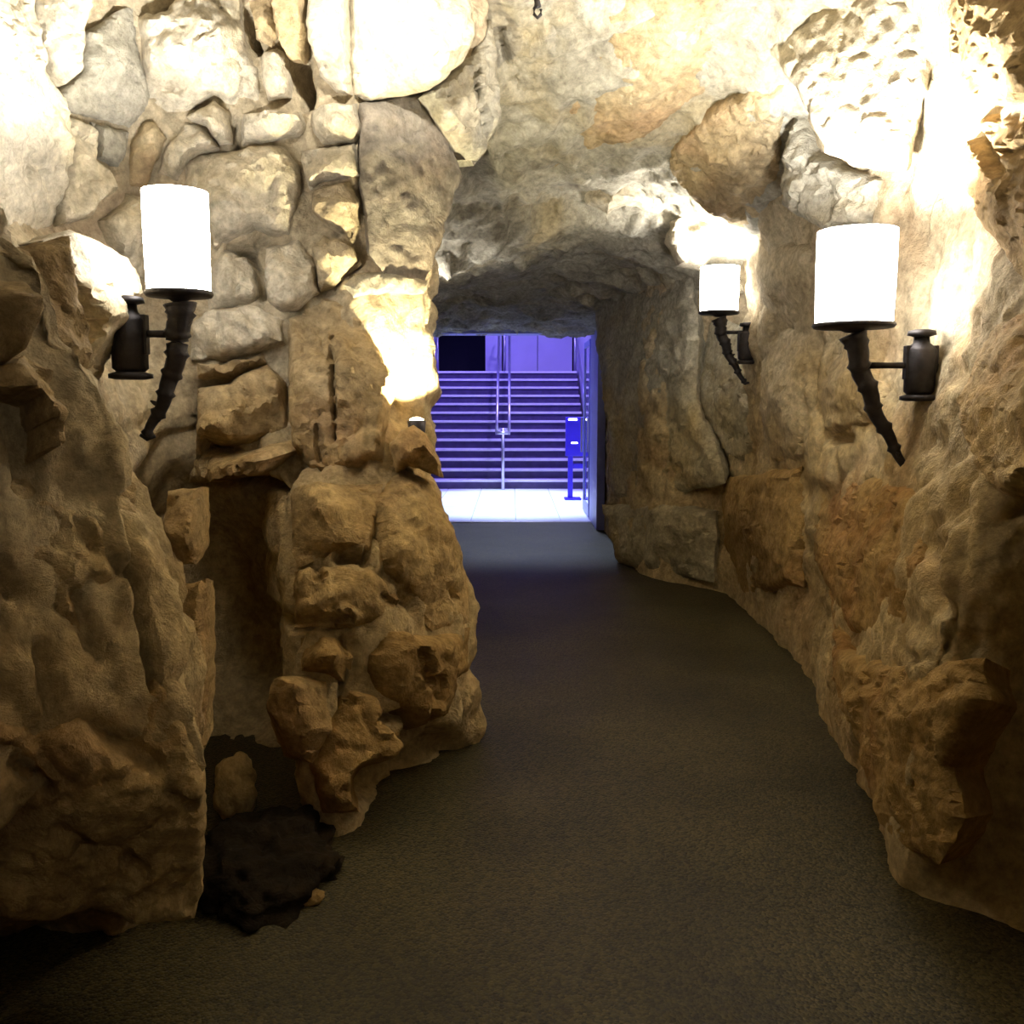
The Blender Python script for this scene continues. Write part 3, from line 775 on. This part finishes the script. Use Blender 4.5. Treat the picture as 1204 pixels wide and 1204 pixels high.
dpart('pane', 'glass', DX1 - .095, DX1 - .085, Y0 + .44, Y0 + 1.28, .16, DZ - .18, bev=0, parent=lf)
dpart('pull_handle', 'steel', DX1 - .15, DX1 - .125, Y0 + 1.30, Y0 + 1.33, .85, 1.35, parent=lf)

LXR, LXL, LH = 1.45, -4.0, 4.6
def slab(name, mat, label, cat, *b, kind='structure', bev=0):
    bm = bmesh.new(); box(bm, *b, bev=bev); return tag(obj_bm(name, bm, M[mat]), label, cat, kind=kind)
fl2 = slab('floor_lobby', 'grout', 'bright white tiled floor beyond the doorway', 'floor', LXL, LXR, Y0, Y1 + .1, -.06, -.004)
tw, tl = 0.6, 0.6
tile_me = None
y = Y0 + .01
while y < Y1:
    x = -1.75
    while x < LXR - .1:
        if tile_me is None:
            bm = bmesh.new(); box(bm, -.294, .294, -.294, .294, -.012, .004, .003)
            tile_me = bpy.data.meshes.new('tile'); bm.to_mesh(tile_me); bm.free(); tile_me.materials.append(M['tile'])
        o = link('tile', tile_me, None, fl2); o.location = (x + tw / 2, y + tl / 2, 0)
        x += tw
    y += tl
slab('wall_lobby_right', 'panel', 'blue washed side wall of the stair hall', 'wall', LXR, LXR + .2, Y0 + .3, 22.6, 0, LH)
slab('wall_lobby_left', 'panel', 'side wall of the stair hall hidden left of the doorway', 'wall', LXL - .2, LXL, Y0 + .3, 22.6, 0, LH + 1.5)
wf = slab('wall_lobby_back', 'dark', 'blue panelled wall at the head of the stairs', 'wall', -.62, LXR, 22.3, 22.5, 0, LH + 1.5)
slab('wall_lobby_corner', 'panel', 'wall left of the dark opening at the head of the stairs', 'wall', LXL, -1.75, 22.3, 22.5, 0, LH + 1.5)
slab('wall_lobby_beyond', 'dark', 'black end of the corridor beyond the stair head', 'wall', -2.4, -.3, 25.0, 25.2, 0, LH + 1.5)
slab('ceiling_lobby', 'panel', 'flat ceiling of the stair hall', 'ceiling', LXL - .2, LXR + .2, Y0 + .3, 22.6, LH + 1.5, LH + 1.7)
# cladding panels at the head of the stairs, a dark opening left of them
for x0 in (-0.22, 0.60):
    bm = bmesh.new(); box(bm, x0 + .008, x0 + .812, 22.24, 22.3, 2.1, LH + 1.4, .006); obj_bm('wall_panel', bm, M['panel'], wf)
bm = bmesh.new(); box(bm, -.62, -.24, 22.1, 22.3, 2.1, LH + 1.4, .006); obj_bm('pier', bm, M['panel'], wf)

NS, RISE, GO = 13, .17, .30
stair = empty('staircase', (0, Y1, 0)); tag(stair, 'wide staircase with pale nosings and dark risers rising beyond the doorway', 'staircase')
SX0, SX1 = -3.9, 1.40
me_step = me_nose = None
for i in range(NS):
    yb, zt = i * GO, (i + 1) * RISE
    bm = bmesh.new(); box(bm, SX0, SX1, yb + .03, yb + GO + .03, max(0, zt - RISE - .02), zt - .05); o = obj_bm('riser', bm, M['riser'], stair)
    bm = bmesh.new(); box(bm, SX0, SX1, yb + .05, yb + GO + .04, zt - .05, zt, 0); obj_bm('tread', bm, M['tread'], stair)
    bm = bmesh.new(); box(bm, SX0, SX1, yb - .01, yb + .05, zt - .042, zt + .003, .006); obj_bm('nosing', bm, M['nosing'], stair)
bm = bmesh.new(); box(bm, SX0, SX1, NS * GO + .03, 22.08 - Y1, NS * RISE - .1, NS * RISE - .001); obj_bm('landing', bm, M['tread'], stair)

def handrail(xs, y_lo, y_hi, z_lo, z_hi, label, posts):
    o = Vector(stair.location)
    bm = bmesh.new()
    for x in xs:
        tube(bm, [Vector((x, y_lo, z_lo)) - o, Vector((x, (y_lo + y_hi) / 2, (z_lo + z_hi) / 2)) - o, Vector((x, y_hi, z_hi)) - o, Vector((x, y_hi + .5, z_hi)) - o], .026, 10)
    root = obj_bm('handrail', bm, M['steel'], stair, True); root['label'] = label
    if len(xs) > 1:
        for yy, zz in ((y_lo, z_lo), (y_hi, z_hi)):
            bm = bmesh.new(); tube(bm, [Vector((xs[0] - .02, yy, zz)) - o, Vector((xs[1] + .02, yy, zz)) - o], .032, 10); obj_bm('end_bar', bm, M['steel'], root, True)
    xm = sum(xs) / len(xs)
    for (yy, zb, zt) in posts:
        bm = bmesh.new(); tube(bm, [Vector((xm, yy, zb)) - o, Vector((xm, yy, zt)) - o], .030, 10)
        if len(xs) > 1: tube(bm, [Vector((xs[0], yy, zt - .01)) - o, Vector((xs[1], yy, zt - .01)) - o], .016, 8)
        obj_bm('post', bm, M['steel'], root, True)
    return root
def stz(y): return max(0, min(NS, int((y - Y1) / GO) + 1)) * RISE if y >= Y1 else 0.004
yl, yh = 16.45, Y1 + NS * GO
ps = []
for yy in (16.6, 20.6):
    s = min(1, (yy - yl) / (yh - yl)); ps.append((yy, stz(yy), 1.02 + s * (NS * RISE - .02 + .05)))
handrail((-.27, -.05), yl, yh, 1.02, NS * RISE + 1.05, 'double steel handrail running down the middle of the stairs', ps)
handrail((1.37,), yl, yh, .95, NS * RISE + .98, 'single steel handrail along the right side of the stairs', [(p[0], p[1], p[2] - .07) for p in ps])
handrail((-1.62,), yl, yh, .95, NS * RISE + .98, 'single steel handrail on the left of the stairs', [(p[0], p[1], p[2] - .07) for p in ps])

# cobalt stand by the stairs
sp = at(671, 590, 15.0)
st = empty('display_stand', (sp.x, 15.0, 0.004)); tag(st, 'cobalt blue stand with two small lights at the foot of the stairs', 'stand')
def spart(name, mat, *b, bev=.01, parent=None):
    bm = bmesh.new(); box(bm, *b, bev=bev); return obj_bm(name, bm, M[mat], parent or st)
spart('base', 'bluebox', -.10, .16, -.14, .14, 0, .03)
spart('leg', 'bluebox', -.05, .03, -.03, .03, .03, .72)
hd = spart('head', 'bluebox', -.09, .26, -.06, .06, .70, 1.32)
spart('lamp', 'led', -.05, .09, -.068, -.055, 1.27, 1.30, bev=.004, parent=hd)
spart('lamp', 'led', 0.0, .10, -.068, -.055, .90, .925, bev=.004, parent=hd)
spart('side_bracket', 'bluebox', .03, .20, -.02, .02, .50, .58)

# ceiling lamps of the stair hall: blue floods, a cool downlight and added lamps
HC = LH + 1.5
def hall_lamp(name, x, y, z, label, col_, watts, size, cat='lamp', spot=None, tgt=None):
    root = empty(name, (x, y, z)); tag(root, label, cat)
    bm = bmesh.new(); lathe(bm, (0, 0, 0), [(.10, 0.02), (.12, .03), (.12, .16), (.06, .18)], 20); obj_bm('housing', bm, M['dark'], root, True)
    ld = bpy.data.lights.new('lamp_light', 'SPOT' if spot else 'POINT'); ld.energy = watts; ld.color = col_; ld.shadow_soft_size = size
    if spot: ld.spot_size = spot; ld.spot_blend = .5
    lo = bpy.data.objects.new('lamp_light', ld); C.objects.link(lo); lo.parent = root; lo.location = (0, 0, -.02)
    if tgt: lo.rotation_euler = (Vector(tgt) - Vector((x, y, z))).to_track_quat('-Z', 'Y').to_euler()
    return root
hall_lamp('flood_lamp', -1.4, 18.6, HC - .18, 'violet flood lamp over the upper stairs', (.16, .12, 1), 800, .15, spot=1.9, tgt=(-.6, 20.5, 1.5))
hall_lamp('flood_lamp', .6, 15.6, HC - .18, 'blue flood lamp over the foot of the stairs', (.34, .25, 1), 1400, .15, spot=1.7, tgt=(.2, 18.2, .8))
hall_lamp('downlight', 0, 14.6, HC - .18, 'cool white downlight over the tiled lobby', (.66, .82, 1), 3200, .12, spot=.80, tgt=(0, 14.6, 0))
hall_lamp('added_jamb_lamp', -.6, 13.4, HC - .18, 'unseen blue lamp added to wash the right side of the doorway', (.15, .13, 1), 900, .10, spot=1.0, tgt=(1.14, 12.4, 1.2))  # added lamp, brightens the right jamb
hall_lamp('downlight', .1, 17.2, HC - .18, 'unseen cool white lamp added over the stair foot to brighten the grotto floor', (.72, .84, 1), 1500, .8, spot=.62, tgt=(.1, 11.6, 0))  # added lamp, spills cool light onto the grotto floor
